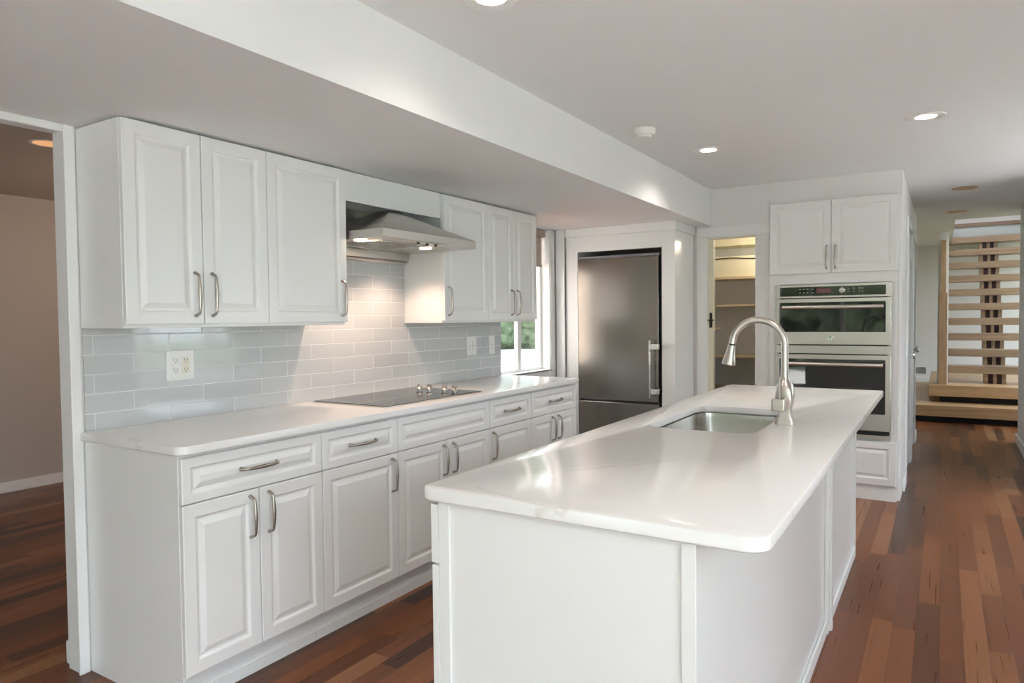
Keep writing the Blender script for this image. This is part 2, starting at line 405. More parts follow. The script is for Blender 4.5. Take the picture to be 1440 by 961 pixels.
# shell behind and beside the camera
struct('wall_back_glazed', [(-3.6, .1, -4.0, -3.88, 0, 2.6), (4.5, 4.72, -4.0, -3.88, 0, 2.6), (.1, 4.5, -4.0, -3.88, 2.15, 2.6)], 'wall')
struct('wall_right', [(4.6, 4.72, -4.0, -3.6, 0, 2.6), (4.6, 4.72, -.1, 2.75, 0, 2.6), (4.6, 4.72, 4.65, 5.0, 0, 2.6), (4.6, 4.72, -3.6, -.1, 0, .25), (4.6, 4.72, -3.6, -.1, 2.15, 2.6), (4.6, 4.72, 2.75, 4.65, 0, .75), (4.6, 4.72, 2.75, 4.65, 2.15, 2.6), (3.52, 4.6, 4.9, 5.02, 0, 2.6)], 'wall')
def mullions(name, frames, mat='trim'):
    return struct(name, frames, mat, bevel=.003)
wd = mullions('window_1', [(.1, 4.5, -3.98, -3.92, .0, .07), (.1, 4.5, -3.98, -3.92, 2.08, 2.15)] + [(x, x + .07, -3.98, -3.92, .07, 2.08) for x in (.1, 1.18, 2.27, 3.35, 4.43)])
bx('pane', (.13, 4.47, -3.954, -3.948, .05, 2.1), 'glass', wd)
for nm, q0, q1, zs in (('window_2', -3.6, -.1, .25), ('window_5', 2.75, 4.65, .75)):
    wd = mullions(nm, [(4.63, 4.69, q0, q1, zs, zs + .06), (4.63, 4.69, q0, q1, 2.09, 2.15)] + [(4.63, 4.69, y, y + .06, zs + .06, 2.09) for y in (q0, (q0 + q1) / 2 - .03, q1 - .06)])
    bx('pane', (4.657, 4.663, q0 + .03, q1 - .03, zs + .03, 2.12), 'glass', wd)
# left kitchen window: slider, seen past the end of the wall cabinets
wd = struct('window_3', [(-.12, -.07, 2.90, 2.935, .90, ZL - .01), (-.12, -.07, 3.605, 3.64, .93, ZL - .01), (-.12, -.07, 2.90, 3.64, ZL - .05, ZL - .01), (-.12, -.07, 2.90, 3.64, .90, .925)], 'trim', bevel=.003)
bx('meeting_stile', (-.112, -.078, 3.262, 3.318, .925, ZL - .05), 'plate', wd, bevel=.004)
bx('pane', (-.097, -.093, 2.93, 3.61, .92, ZL - .04), 'glass', wd)
tag(bx('roller_blind', [(-.060, -.052, 2.94, 3.60, 1.76, 1.99), (-.066, -.046, 2.94, 3.60, 1.745, 1.765), (-.069, -.02, 2.925, 3.615, 1.985, 2.035)], 'blind', bevel=.002), 'taupe roller blind drawn part way down in the kitchen window', 'blind')
struct('trim_5', [(-.07, .0, 2.90, 3.64, .893, .905), (-.07, 0.004, 3.632, 3.64, .905, ZL - .01), (-.07, .004, 2.90, 3.64, ZL - .012, ZL)], 'trim')
struct('trim_6', [(0, .012, 3.64, 3.70, .90, ZL), (0, .012, 2.90, 3.70, ZL - .012, ZL)], 'trim', bevel=.002)
# foyer and stairwell
struct('wall_foyer', [(-.1, 5.1, 11.80, 11.92, 0, 5.0), (-.1, 0, 7.2, 11.8, 0, 2.6), (0, 2.40, 7.15, 7.27, 0, 2.6), (5.0, 5.12, 7.4, 8.1, 0, 2.6), (5.0, 5.12, 11.5, 11.8, 0, 2.6), (5.0, 5.12, 8.1, 11.5, 0, .5), (5.0, 5.12, 8.1, 11.5, 2.4, 2.6), (3.52, 5.1, 7.22, 7.34, 0, 2.6)], 'wall')
struct('wall_stairwell', [(2.73, 2.85, 7.8, 11.8, 2.64, 4.8), (3.95, 4.07, 7.8, 11.8, 2.6, 4.8), (2.73, 4.07, 7.68, 7.8, 2.6, 4.8), (2.73, 4.07, 7.68, 8.0, 4.8, 4.9), (2.73, 4.07, 9.0, 11.92, 4.8, 4.9)], 'wall')
struct('baseboard_foyer', (.0, 5.0, 11.782, 11.80, .21, .31), 'trim', bevel=.004)
wv = struct('window_4', [(5.03, 5.09, 8.1, 11.5, .5, .56), (5.03, 5.09, 8.1, 11.5, 2.34, 2.4), (5.03, 5.09, 9.77, 9.83, .56, 2.34)], 'trim')
bx('pane', (5.057, 5.063, 8.12, 11.48, .52, 2.38), 'glass', wv)
# outdoors
struct('ground', (-80, 60, -60, 90, -.45, -.40), 'lawn')
struct('ground_bounce_patio', [(-8, 9.5, -10.0, -4.05, -.40, -.14), (4.9, 9, -4.05, 7, -.40, -.14)], 'bounce_patio')  # unseen pale paving added to bounce daylight up to the ceiling
struct('ground_driveway', [(-40, -3.75, 2.9, 32, -.40, -.36), (-3.6, -.2, 2.9, 32, -.40, -.36)], 'drive')

# ================================================================== BASE CABINETS
CF = .594      # body front
Y = [0, .61, 1.067, 1.829, 2.286, 2.893]
labels = ['white base cabinet nearest the camera, wide drawer over two doors, left end of the run',
          'narrow white base cabinet with one drawer and one door, left of the cooktop cabinet',
          'white base cabinet directly under the cooktop, plain drawer front without a handle',
          'narrow white base cabinet with one drawer and one door, right of the cooktop cabinet',
          'white base cabinet at the far end of the run, beside the refrigerator']
for i in range(5):
    y0, y1 = Y[i], Y[i + 1]; wd_ = y1 - y0
    c = thing('base_cabinet', labels[i], 'cabinet', (.3, (y0 + y1) / 2, 0), 'base cabinets along the left wall')
    bx('body', (.002, CF - .001, y0 + .0008, y1 - .0008, .115, .883), 'cab', c, bevel=.0015)
    bx('toe_kick', [(.002 if i == 0 else .46, .545, y0 + .0008, y1 - .0008, 0, .115), (.545, .552, y0 + .0008, y1 - .0008, 0, .04)], 'cab', c)
    g = .0018
    F = face_px(CF, y0 + g, .716); bm = bmesh.new(); raised_front(bm, F, wd_ - 2 * g, .155, fw=.040)
    dr = obj('drawer', bm, 'cab', c)
    if i != 2: pull(face_px(CF + .020, y0, .716), wd_ / 2, .080, dr, vertical=False, L=.158)
    nd = 2 if i in (0, 2, 4) else 1
    dw = wd_ / nd
    for k in range(nd):
        F = face_px(CF, y0 + k * dw + g, .133); bm = bmesh.new(); raised_front(bm, F, dw - 2 * g, .579, fw=.052)
        d = obj('door', bm, 'cab', c)
        if nd == 2: u = dw - .040 if k == 0 else dw + .026 - dw + .014
        else: u = dw - .040 if i == 1 else .030
        pull(face_px(CF + .020, y0 + k * dw, .133), u, .482, d)

# worktop on the run
def slab(outline, z0, z1, hole=None, r=.004):
    """slab with rounded edges and an optional hole outline"""
    bm = bmesh.new()
    def inset(pts, d):
        out = []; n = len(pts)
        for i in range(n):
            p, a, b = Vector(pts[i]), Vector(pts[i - 1]), Vector(pts[(i + 1) % n])
            t = (b - a).normalized(); out.append((p.x - t.y * d, p.y + t.x * d))
        return out
    def rings(pts, sgn):
        prof = [(r, z0), (0, z0 + r), (0, z1 - r), (r * .3, z1 - r * .3), (r, z1)]
        R = []
        for d, z in prof:
            R.append([bm.verts.new((x, y, z)) for x, y in inset(pts, d * sgn)])
        for A, B in zip(R, R[1:]):
            for i in range(len(A)): bm.faces.new((A[i], A[(i + 1) % len(A)], B[(i + 1) % len(A)], B[i]))
        return R[0], R[-1]
    lo, hi = rings(outline, 1)
    if hole is None:
        bm.faces.new(lo); bm.faces.new(hi)
    else:
        lo2, hi2 = rings(hole, -1)
        for a, b in ((lo, lo2), (hi, hi2)):
            es = []
            for L in (a, b):
                for i in range(len(L)):
                    e = bm.edges.get((L[i], L[(i + 1) % len(L)]))
                    es.append(e)
            bmesh.ops.triangle_fill(bm, use_beauty=True, edges=es)
    return bm
bm = slab(rrect(.0075, .636, -.018, 2.895, (.004, .045, .006, .004)), .884, .915)
tag(obj('worktop', bm, 'quartz', smooth=True), 'long white quartz worktop on the base cabinets along the tiled wall', 'countertop')

# backsplash
bm = bmesh.new(); box(bm, .0005, .007, .004, 2.888, .9155, 1.303); box(bm, .0005, .007, 1.0685, 1.8275, 1.303, 1.70)
tag(obj('backsplash', bm, 'tile'), 'pale grey glass subway tile backsplash behind the worktop', 'backsplash')

# ================================================================== WALL CABINETS
UX = .290
def wall_cab(y0, y1, nd, hs, label):
    c = thing('wall_cabinet', label, 'cabinet', (.15, (y0 + y1) / 2, 1.305), 'wall cabinets above the backsplash')
    bx('body', (.002, UX, y0 + .0008, y1 - .0008, 1.3045, 2.046), 'cab', c, bevel=.0015)
    dw = (y1 - y0) / nd; g = .0018
    for k in range(nd):
        bm = bmesh.new(); raised_front(bm, face_px(UX + .001, y0 + k * dw + g, 1.318), dw - 2 * g, .726, fw=.052)
        d = obj('door', bm, 'cab', c)
        u = (dw - .036 if k == 0 else .036) if nd == 2 else (dw - .036 if hs else .036)
        pull(face_px(UX + .021, y0 + k * dw, 1.318), u, .113, d, L=.165)
wall_cab(0.0, .61, 2, 0, 'white two-door wall cabinet nearest the camera, beside the den opening')
wall_cab(.61, 1.067, 1, 1, 'white single-door wall cabinet just left of the range hood')
wall_cab(1.829, 2.286, 1, 0, 'white single-door wall cabinet just right of the range hood')
wall_cab(2.286, 2.895, 2, 0, 'white two-door wall cabinet farthest away, in front of the window')
tag(bx('filler_panel', (.268, .287, 1.0690, 1.8275, 1.905, 2.049), 'cab', bevel=.001), 'plain white filler panel above the range hood', 'panel')

# ================================================================== RANGE HOOD
hd = thing('range_hood', 'stainless steel pyramid range hood mounted over the cooktop', 'range hood', (.28, 1.45, 1.66))
hy0, hy1, hx1, hz = 1.0750, 1.8260, .535, 1.715
hl = .040
bm = bmesh.new()
# canopy: lip all round, sloping faces to a small top
def quadring(x0, x1, y0, y1, z): return [bm.verts.new(p) for p in ((x0, y0, z), (x1, y0, z), (x1, y1, z), (x0, y1, z))]
# the front lip runs wider than the gap between the cabinets
R = [quadring(.009, hx1 - .004, hy0, hy1, hz), quadring(.009, hx1, hy0, hy1, hz + .003), quadring(.009, hx1, hy0, hy1, hz + hl), quadring(.012, hx1 - .004, hy0 + .002, hy1 - .002, hz + hl + .002), quadring(.18, .262, 1.425, 1.475, 1.902)]
for A, B in zip(R, R[1:]):
    for i in range(4): bm.faces.new((A[i], A[(i + 1) % 4], B[(i + 1) % 4], B[i]))
bm.faces.new(R[0]); bm.faces.new(R[-1])
obj('canopy', bm, 'steelh', hd)
bx('grease_filter', [(.12, .44, 1.17, 1.53, hz - .004, hz)] + [(.14 + .02 * k, .148 + .02 * k, 1.185, 1.515, hz - .006, hz - .004) for k in range(15)], 'steel', hd)
bx('control_panel', (.485, .535, 1.33, 1.57, hz - .003, hz), 'steel', hd)
for k in range(3):
    bm = bmesh.new(); disc_profile(bm, (.51, 1.36 + .07 * k, hz - .011), [(.008, 0), (.009, .002), (.009, .008)], 'Z', 16)
    obj('button', bm, 'black', hd, smooth=True)
for yy in (1.125, 1.62):
    bm = bmesh.new(); disc_profile(bm, (.345, yy, hz - .006), [(.024, 0), (.030, .001), (.034, .006)], 'Z', 28)
    lm = obj('lamp', bm, 'hoodlamp', hd, smooth=True)
    L = bpy.data.lights.new('hood_spot', 'SPOT'); L.energy = 11; L.color = (1, .70, .52); L.spot_size = radians(120); L.spot_blend = .7; L.shadow_soft_size = .025
    lo = bpy.data.objects.new('hood_spot', L); COL.objects.link(lo); lo.location = (.28, yy + (.06 if yy < 1.3 else -.04), hz - .02); lo.rotation_euler = (0, radians(7), 0)
bm = bmesh.new(); box(bm, .0075, .012, 1.0700, 1.8260, 1.655, 1.93); obj('back_panel', bm, 'satin', hd)
bm = bmesh.new(); tube(bm, [(.018, 1.0705, 1.662), (.018, 1.8255, 1.662)], (.010, .012), 14); box(bm, .0125, .050, 1.074, 1.822, 1.672, hz - .001)
obj('lower_rail', bm, 'steelh', hd, smooth=True)

# ================================================================== COOKTOP
ck = thing('cooktop', 'black glass electric cooktop with four knobs set into the worktop', 'cooktop', (.30, 1.45, .915))
bm = bmesh.new(); prism(bm, rrect(.052, .556, 1.062, 1.848, .006, 4), 'Z', .9152, .9205); obj('steel_trim', bm, 'steel', ck, bevel=.001)
bm = bmesh.new(); prism(bm, rrect(.060, .548, 1.070, 1.840, .004, 4), 'Z', .9205, .9228); obj('glass_top', bm, 'cook', ck)
bm = bmesh.new()
for (cx, cy, r) in ((.18, 1.26, .075), (.42, 1.24, .10), (.30, 1.50, .07)):
    for rr in (r, r * .62):
        n = 48; a = [bm.verts.new((cx + rr * cos(2 * pi * i / n), cy + rr * sin(2 * pi * i / n), .9230)) for i in range(n)]
        b = [bm.verts.new((cx + (rr - .0012) * cos(2 * pi * i / n), cy + (rr - .0012) * sin(2 * pi * i / n), .9230)) for i in range(n)]
        for i in range(n): bm.faces.new((a[i], a[(i + 1) % n], b[(i + 1) % n], b[i]))
obj('burner_rings', bm, 'greytrim', ck)
for kx, ky in ((.238, 1.680), (.300, 1.690), (.400, 1.700), (.470, 1.697)):
    bm = bmesh.new(); disc_profile(bm, (kx, ky, .9228), [(.010, 0), (.010, .006), (.0195, .008), (.0195, .016), (.014, .021), (.0125, .024)], 'Z', 24)
    box(bm, kx - .0125, kx + .0125, ky - .006, ky + .006, .944, .962)
    obj('knob', bm, 'nickel', ck, smooth=True, bevel=.001)

# ================================================================== OUTLETS AND SWITCHES
def plate(y0, y1, z0, z1, label, cat, gangs, kind):
    o = thing('power_outlet' if kind == 'outlet' else 'light_switch', label, cat, (.007, (y0 + y1) / 2, (z0 + z1) / 2))
    bx('cover_plate', (.0072, .0125, y0, y1, z0, z1), 'plate', o, bevel=.002)
    zc = (z0 + z1) / 2; n = len(gangs)
    for k, g in enumerate(gangs):
        yc = (y0 + y1) / 2 + (k - (n - 1) / 2) * .046
        if g in ('duplex', 'gfci'):
            r = bx('receptacle', (.0125, .0145, yc - .0165, yc + .0165, zc - .034, zc + .034), 'plate' if g == 'duplex' else 'almond', o, bevel=.001, label='almond coloured receptacle with test buttons' if g == 'gfci' else None)
            for s in (-1, 1):
                bm = bmesh.new(); zz = zc + s * .020
                box(bm, .0145, .0148, yc - .0075, yc - .0055, zz - .001, zz + .008); box(bm, .0145, .0148, yc + .0055, yc + .0075, zz - .001, zz + .007)
                disc_profile(bm, (.0145, yc, zz - .007), [(.0026, 0), (.0026, .0003)], 'X', 12)
                obj('slots', bm, 'slot', r)
            if g == 'gfci': bx('test_button', [(.0145, .0158, yc - .012, yc - .001, zc - .003, zc + .003), (.0145, .0158, yc + .001, yc + .012, zc - .003, zc + .003)], 'almond', r)
        else:
            r = bx('rocker', (.0125, .0165, yc - .016, yc + .016, zc - .032, zc + .032), 'plate', o, bevel=.001)
            bx('seam', (.0165, .0167, yc - .015, yc + .015, zc - .001, zc + .001), 'greytrim', r)
plate(.325, .451, 1.080, 1.206, 'double wall outlet with one white and one almond receptacle on the tile', 'outlet', ('duplex', 'gfci'), 'outlet')
plate(2.455, 2.571, 1.078, 1.206, 'wider white switch plate on the tile under the far wall cabinets', 'switch', ('rocker', 'rocker'), 'switch')
plate(2.724, 2.798, 1.077, 1.207, 'narrow white switch plate on the tile, next to the window', 'switch', ('rocker',), 'switch')
tag(bx('blank_plate', (-3.4795, -3.474, 1.403, 1.464, .644, .738), 'tan', bevel=.001), 'small blank cover plate low on the den far wall', 'cover plate')

# ================================================================== REFRIGERATOR SURROUND
SY = 3.76
sr = thing('refrigerator_surround', 'white floor-to-ceiling panel surround with crown board framing the refrigerator', 'cabinet surround', (.55, 4.0, 0))
bx('stile', (.09, .200, SY, SY + .02, 0, 1.985), 'cab', sr, bevel=.001)
bx('stile', (.915, 1.018, SY, SY + .02, 0, 1.985), 'cab', sr, bevel=.001)
bx('header', (.200, .915, SY, SY + .02, 1.862, 1.985), 'cab', sr)
bx('filler_strip', (.013, .089, SY - .03, SY - .012, .0, ZL - .002), 'cab', sr, bevel=.001)
bx('side_panel', (1.000, 1.018, SY + .0205, OW - .019, 0, ZL - .002), 'cab', sr)
bx('side_panel', (.170, .188, SY + .0205, 4.45, 0, 1.98), 'cab', sr)
bx('crown_board', [(.085, 1.032, SY - .014, SY - .0005, 1.985, ZL - .001), (1.0185, 1.032, SY - .0005, OW - .019, 1.985, ZL - .001)], 'cab', sr, bevel=.003)
# ================================================================== REFRIGERATOR
fr = thing('refrigerator', 'tall stainless steel bottom-freezer refrigerator built into the white surround', 'refrigerator', (.545, 4.1, 0))
FX0, FX1 = .204, .893
bx('body', (FX0 + .004, FX1 - .004, SY + .035, 4.44, .05, 1.822), 'greytrim', fr)
bx('base_grille', (FX0 + .01, FX1 - .01, SY + .03, SY + .06, 0, .06), 'black', fr)
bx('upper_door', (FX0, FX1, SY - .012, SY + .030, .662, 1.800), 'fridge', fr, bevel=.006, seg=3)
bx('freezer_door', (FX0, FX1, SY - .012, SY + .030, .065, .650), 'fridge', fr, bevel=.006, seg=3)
bx('top_trim', (FX0, FX1, SY + .008, SY + .034, 1.803, 1.822), 'greytrim', fr, bevel=.002)
for z0, z1, nm in ((.705, 1.150, 'handle'), (.15, .56, 'handle')):
    bm = bmesh.new(); box(bm, .838, .850, SY - .080, SY - .062, z0, z1)
    h = obj('handle', bm, 'steel', fr, bevel=.003)
    for zz in (z0 + .05, z1 - .05):
        bx('bracket', [(.8505, .897, SY - .078, SY - .060, zz - .021, zz + .021), (.890, .905, SY - .064, SY + .025, zz - .021, zz + .021)], 'chrome', h, bevel=.002)

# ================================================================== PANTRY CONTENT
for z0, t, lab in ((1.436, .018, 'pantry back shelf second from the top, edge in light wood'), (.955, .020, 'pantry back shelf just below the latch height, light wood edge'), (.640, .018, 'lowest visible pantry back shelf')):
    tag(bx('pantry_shelf', (.552, 1.698, 5.28, 5.658, z0 - t, z0), 'shelf', bevel=.001), lab, 'shelf')
tag(bx('pantry_shelf', (.552, 1.698, 5.25, 5.658, 1.675, 1.6985), 'shelf', bevel=.001), 'topmost pantry shelf, under the cream bulkhead', 'shelf')
tag(bx('pantry_shelf', (.552, .955, 4.86, 5.27, 1.205, 1.222), 'shelf', bevel=.001), 'short pantry side shelf at the left, beside the door latch', 'shelf')
bm = bmesh.new()
tube(bm, [(.90 + .035 * k, 5.27 - .004 * sin(k * .5), 1.868 + .007 * sin(k * .45) + (.02 if k < 1 else 0) * 0) for k in range(24)], .005, 8)
tag(obj('cable', bm, 'cable', smooth=True), 'thin dark cable lying along the cream pantry bulkhead', 'cable')
dd = struct('door_3', (1.1175, 1.162, 4.286, 4.322, .01, 1.95), 'cream', bevel=.002)
bx('latch_plate', (1.130, 1.152, 4.282, 4.2855, 1.235, 1.357), 'black', dd)
bm = bmesh.new(); disc_profile(bm, (1.141, 4.282, 1.296), [(.009, 0), (.009, -.012), (.006, -.016)], 'Y', 16); box(bm, 1.112, 1.170, 4.262, 4.270, 1.292, 1.302); obj('thumb_turn', bm, 'black', dd, smooth=True)
pl = thing('pantry_lamp', 'bright lamp glowing at the top of the pantry doorway', 'lamp', (1.42, 5.0, 2.14))
bm = bmesh.new(); disc_profile(bm, (1.42, 5.0, 2.14), [(.05, 0), (.05, -.02), (.03, -.03)], 'Z', 24); obj('base', bm, 'plate', pl, smooth=True)
bm = bmesh.new(); disc_profile(bm, (1.42, 5.0, 2.11), [(.02, 0), (.045, -.015), (.055, -.04), (.035, -.065), (.004, -.075)], 'Z', 24); obj('bulb', bm, 'lamp', pl, smooth=True)
L = bpy.data.lights.new('pantry_bulb', 'POINT'); L.energy = 4.5; L.color = (1, .86, .66); L.shadow_soft_size = .04
o = bpy.data.objects.new('pantry_bulb', L); COL.objects.link(o); o.location = (1.42, 5.0, 2.00)

# ================================================================== OVEN TOWER
OF = 4.19
oc = thing('oven_cabinet', 'tall white oven cabinet with two upper doors and a bottom drawer', 'cabinet', (2.05, 4.5, 0))
ox0, ox1 = 1.620, 2.4765
bx('body', [(ox0, ox1, OF, OF + .018, 1.560, 2.170), (ox0, 1.690, OF, OF + .018, 0, 1.560), (2.415, ox1, OF, OF + .018, 0, 1.560), (1.690, 2.415, OF, OF + .018, 0, .440), (ox0, ox0 + .018, OF + .018, 4.85, 0, 2.17), (ox1 - .018, ox1, OF + .018, 4.85, 0, 2.17), (ox0 + .018, ox1 - .018, OF + .018, 4.85, 2.152, 2.17)], 'cab', oc)
for k in range(2):
    dw = (ox1 - ox0) / 2
    bm = bmesh.new(); raised_front(bm, face_my(ox0 + k * dw + .002, OF - .001, 1.637), dw - .004, .533, fw=.052)
    d = obj('door', bm, 'cab', oc)
    pull(face_my(ox0 + k * dw, OF - .021, 1.637), dw - .030 if k == 0 else .030, .115, d, L=.165)
bm = bmesh.new(); raised_front(bm, face_my(ox0 + .002, OF - .001, .112), ox1 - ox0 - .004, .312, fw=.055); obj('drawer', bm, 'cab', oc)

wo_ = thing('double_wall_oven', 'stainless steel double wall oven, speed oven above a full oven, in the white tower', 'oven', (2.05, 4.3, .44))
a0, a1 = 1.666, 2.440
bx('chassis', (1.700, 2.405, OF + .002, 4.80, .445, 1.550), 'black', wo_)
for q in (a0, a1 - .010): bx('side_trim', (q, q + .010, OF - .016, OF - .001, .440, 1.556), 'steel', wo_)
cp = bx('control_panel', (a0 + .004, a1 - .004, OF - .026, OF - .0165, 1.456, 1.556), 'steelh', wo_, bevel=.002)
bm = bmesh.new(); prism(bm, rrect(1.697, 2.403, 1.470, 1.538, .004, 3), 'Y', OF - .028, OF - .026); obj('glass', bm, 'bglass', cp)
bx('display', (1.950, 2.050, OF - .0285, OF - .028, 1.490, 1.524), 'disp', cp, label='dull red display window')
bm = bmesh.new(); disc_profile(bm, (2.125, OF - .028, 1.506), [(.020, 0), (.020, -.014), (.015, -.018)], 'Y', 28); obj('dial', bm, 'steel', cp, smooth=True)
for (x, z) in [(1.84, 1.52), (1.865, 1.52), (1.89, 1.52), (1.84, 1.495), (1.865, 1.495), (1.89, 1.495), (1.925, 1.52), (1.925, 1.495), (2.165, 1.515), (2.165, 1.497), (2.2, 1.52), (2.2, 1.498), (2.235, 1.52), (2.255, 1.52), (2.235, 1.498), (2.255, 1.498)]:
    bx('key_mark', (x - .006, x + .006, OF - .0284, OF - .028, z - .002, z + .002), 'key', cp)
def oven_door(z0, z1, gz0, gz1, hz_, logo):
    bm = bmesh.new(); box(bm, a0 + .004, a1 - .004, OF - .036, OF - .0165, z0, z1)
    d = obj('oven_door', bm, 'steelh', wo_, bevel=.003)
    bm = bmesh.new(); prism(bm, rrect(1.697, 2.404, gz0, gz1, .006, 3), 'Y', OF - .0385, OF - .036); obj('window', bm, 'bglass', d)
    bm = bmesh.new(); N = 20; x0, x1 = 1.725, 2.392
    pts = [(x0 + (x1 - x0) * i / N, OF - .085 - .008 * (1 - (2 * i / N - 1) ** 2), hz_) for i in range(N + 1)]
    tube(bm, pts, [(.0125, .0145)] * (N + 1), 14)
    for xx in (x0 + .012, x1 - .012): box(bm, xx - .010, xx + .010, OF - .085, OF - .0385, hz_ - .010, hz_ + .010)
    obj('handle', bm, 'steelh', d, smooth=True)
    if logo:
        bm = bmesh.new(); disc_profile(bm, (2.052, OF - .036, (z0 + gz0) / 2 + .0), [(.019, 0), (.019, -.003), (.017, -.0045), (.015, -.003), (.006, -.0032)], 'Y', 28)
        obj('round_emblem', bm, 'chrome', d, smooth=True)
oven_door(1.112, 1.450, 1.205, 1.424, 1.386, True)
bx('vent_strip', [(a0 + .004, a1 - .004, OF - .022, OF - .0165, 1.046, 1.104)], 'steelh', wo_)
oven_door(.500, 1.038, .620, 1.006, .970, False)
bx('vent_gap', (a0 + .010, a1 - .010, OF - .012, OF - .001, .470, .500), 'black', wo_)
bx('bottom_trim', (a0 + .004, a1 - .004, OF - .026, OF - .0165, .440, .468), 'steelh', wo_)

# ================================================================== ISLAND
IX0, IX1, IY0, IY1 = 1.700, 2.330, .002, 2.880
isl = thing('island_base', 'white kitchen island base with plain end and back panels', 'kitchen island', (2.0, 1.45, 0))
bx('body', [(IX0, 2.19 - .5, IY0, IY1, .10, .882), (IX0, IX1, IY0, 1.02, .10, .882), (IX0, IX1, 1.95, IY1, .10, .882), (IX0, IX1, 1.02, 1.95, .10, .62), (2.27, IX1, 1.02, 1.95, .62, .882), (IX0, 1.74, 1.02, 1.95, .62, .882), (IX0 + .06, IX1, IY0, IY1, 0, .10)][1:], 'cab', isl)
bx('end_panel', (IX0 + .001, IX1, IY0 - .012, IY0 - .0005, 0, .882), 'cab', isl)
bx('corner_trim', (IX0 + .001, 1.732, IY0 - .018, IY0 - .012, 0, .882), 'cab', isl, bevel=.001)
bx('corner_trim', (2.308, IX1 + .008, IY0 - .018, IY0 - .012, 0, .882), 'cab', isl, bevel=.001)
bx('back_panel', (IX1 + .0005, IX1 + .006, IY0 - .012, IY1, 0, .882), 'cab', isl)
bx('panel_trim', [(IX1 + .006, IX1 + .022, 1.745, 1.860, 0, .882), (IX1 + .006, IX1 + .030, 1.785, 1.820, 0, .882)], 'cab', isl, bevel=.002)
bx('panel_trim', (IX1 + .006, IX1 + .014, IY1 - .035, IY1, 0, .882), 'cab', isl, bevel=.001)
bx('baseboard', [(IX1 + .0065, IX1 + .018, IY0 - .012, 1.745, 0, .055), (IX1 + .0065, IX1 + .018, 1.860, IY1 - .036, 0, .055)], 'trim', isl, bevel=.004)
seg = [(-.020, .61), (.61, 1.0), (1.0, 1.93), (1.93, 2.40), (2.40, 2.876)]
for y0, y1 in seg:
    bm = bmesh.new(); raised_front(bm, face_mx(IX0 - .0005, y0 + .002, .728), y1 - y0 - .004, .145, fw=.040, t=.022)
    d = obj('drawer', bm, 'cab', isl)
    if (y0, y1) != (1.0, 1.93): pull(face_mx(IX0 - .022, y0, .728), (y1 - y0) / 2, .072, d, vertical=False)
    nd = 2 if y1 - y0 > .6 else 1; dw = (y1 - y0) / nd
    for k in range(nd):
        bm = bmesh.new(); raised_front(bm, face_mx(IX0 - .0005, y0 + k * dw + .002, .118), dw - .004, .604, fw=.052, t=.020)
        d = obj('door', bm, 'cab', isl)
        pull(face_mx(IX0 - .022, y0 + k * dw, .118), (dw - .036) if k == 0 else .036, .50, d)
HX0, HX1, HY0, HY1 = 1.790, 2.188, 1.125, 1.835
bm = slab(rrect(1.654, 2.474, -.034, 2.887, (.035, .045, .008, .008)), .884, .915, rrect(HX0, HX1, HY0, HY1, .075, 8))
tag(obj('worktop', bm, 'quartz', smooth=True), 'white quartz island top with faint veins and a sink cutout', 'countertop')

sk = thing('sink', 'undermount stainless steel sink set into the island top', 'sink', (1.99, 1.48, .66))
bm = bmesh.new()
prof = [(-.014, .8835), (-.014, .8820), (.003, .8820), (.006, .860), (.012, .72), (.030, .675), (.075, .662), (.14, .659)]
rs = []
for ins, z in prof:
    r = max(.075 - min(ins, .06) * .6, .02)
    rs.append([bm.verts.new((x, y, z)) for x, y in rrect(HX0 + ins, HX1 - ins, HY0 + ins, HY1 - ins, r, 8)])
for A, B in zip(rs, rs[1:]):
    for i in range(len(A)): bm.faces.new((A[i], A[(i + 1) % len(A)], B[(i + 1) % len(A)], B[i]))
bm.faces.new(rs[-1])
o = obj('bowl', bm, 'sink', sk, smooth=True)
bm = bmesh.new(); disc_profile(bm, (1.99, 1.48, .6595), [(.045, 0), (.045, .003), (.036, .003), (.030, .001), (.010, .001)], 'Z', 28); obj('drain', bm, 'chrome', sk, smooth=True)

# ------------------------------------------------------------------ faucet
fx, fy = 2.236, 1.433
fc = thing('faucet', 'brushed nickel gooseneck pull-down faucet standing beside the island sink', 'faucet', (fx, fy, .915))
bm = bmesh.new()
sec = [(.0335, .9155), (.033, .925), (.027, .935), (.0235, .955), (.0235, .975), (.030, 1.000), (.0345, 1.020), (.034, 1.045), (.028, 1.066), (.018, 1.080), (.0150, 1.090)]
rings = []
for k, (r, z) in enumerate(sec):
    q = max(0, min(1, (z - .99) / .07))      # square foot turning into a round shoulder
    ring = []
    for i in range(32):
        a = 2 * pi * i / 32; c_, s_ = cos(a), sin(a)
        sq = r / max(abs(c_), abs(s_)); sq = min(sq, r * 1.30); rad_ = sq * (1 - q) + r * q
        ring.append(bm.verts.new((fx + rad_ * c_, fy + rad_ * s_, z)))
    rings.append(ring)
for A, B in zip(rings, rings[1:]):
    for i in range(32): bm.faces.new((A[i], A[(i + 1) % 32], B[(i + 1) % 32], B[i]))
bm.faces.new(rings[0]); bm.faces.new(rings[-1])
obj('base', bm, 'nickel', fc, smooth=True)
R_ = .098; cz = 1.213; ccx = fx - .001 - R_
pts = [(fx - .001, fy, 1.075), (fx - .001, fy, 1.13), (fx - .001, fy, 1.18)]
for i in range(25):
    a = radians(0 + 170 * i / 24); pts.append((ccx + R_ * cos(a), fy, cz + R_ * sin(a)))
e = pts[-1]; dv = (-sin(radians(170)), cos(radians(170)))
pts.append((e[0] + dv[0] * .012, fy, e[2] + dv[1] * .012))
bm = bmesh.new(); tube(bm, pts, .0135, 16, Vector((0, 1, 0))); obj('spout', bm, 'nickel', fc, smooth=True)
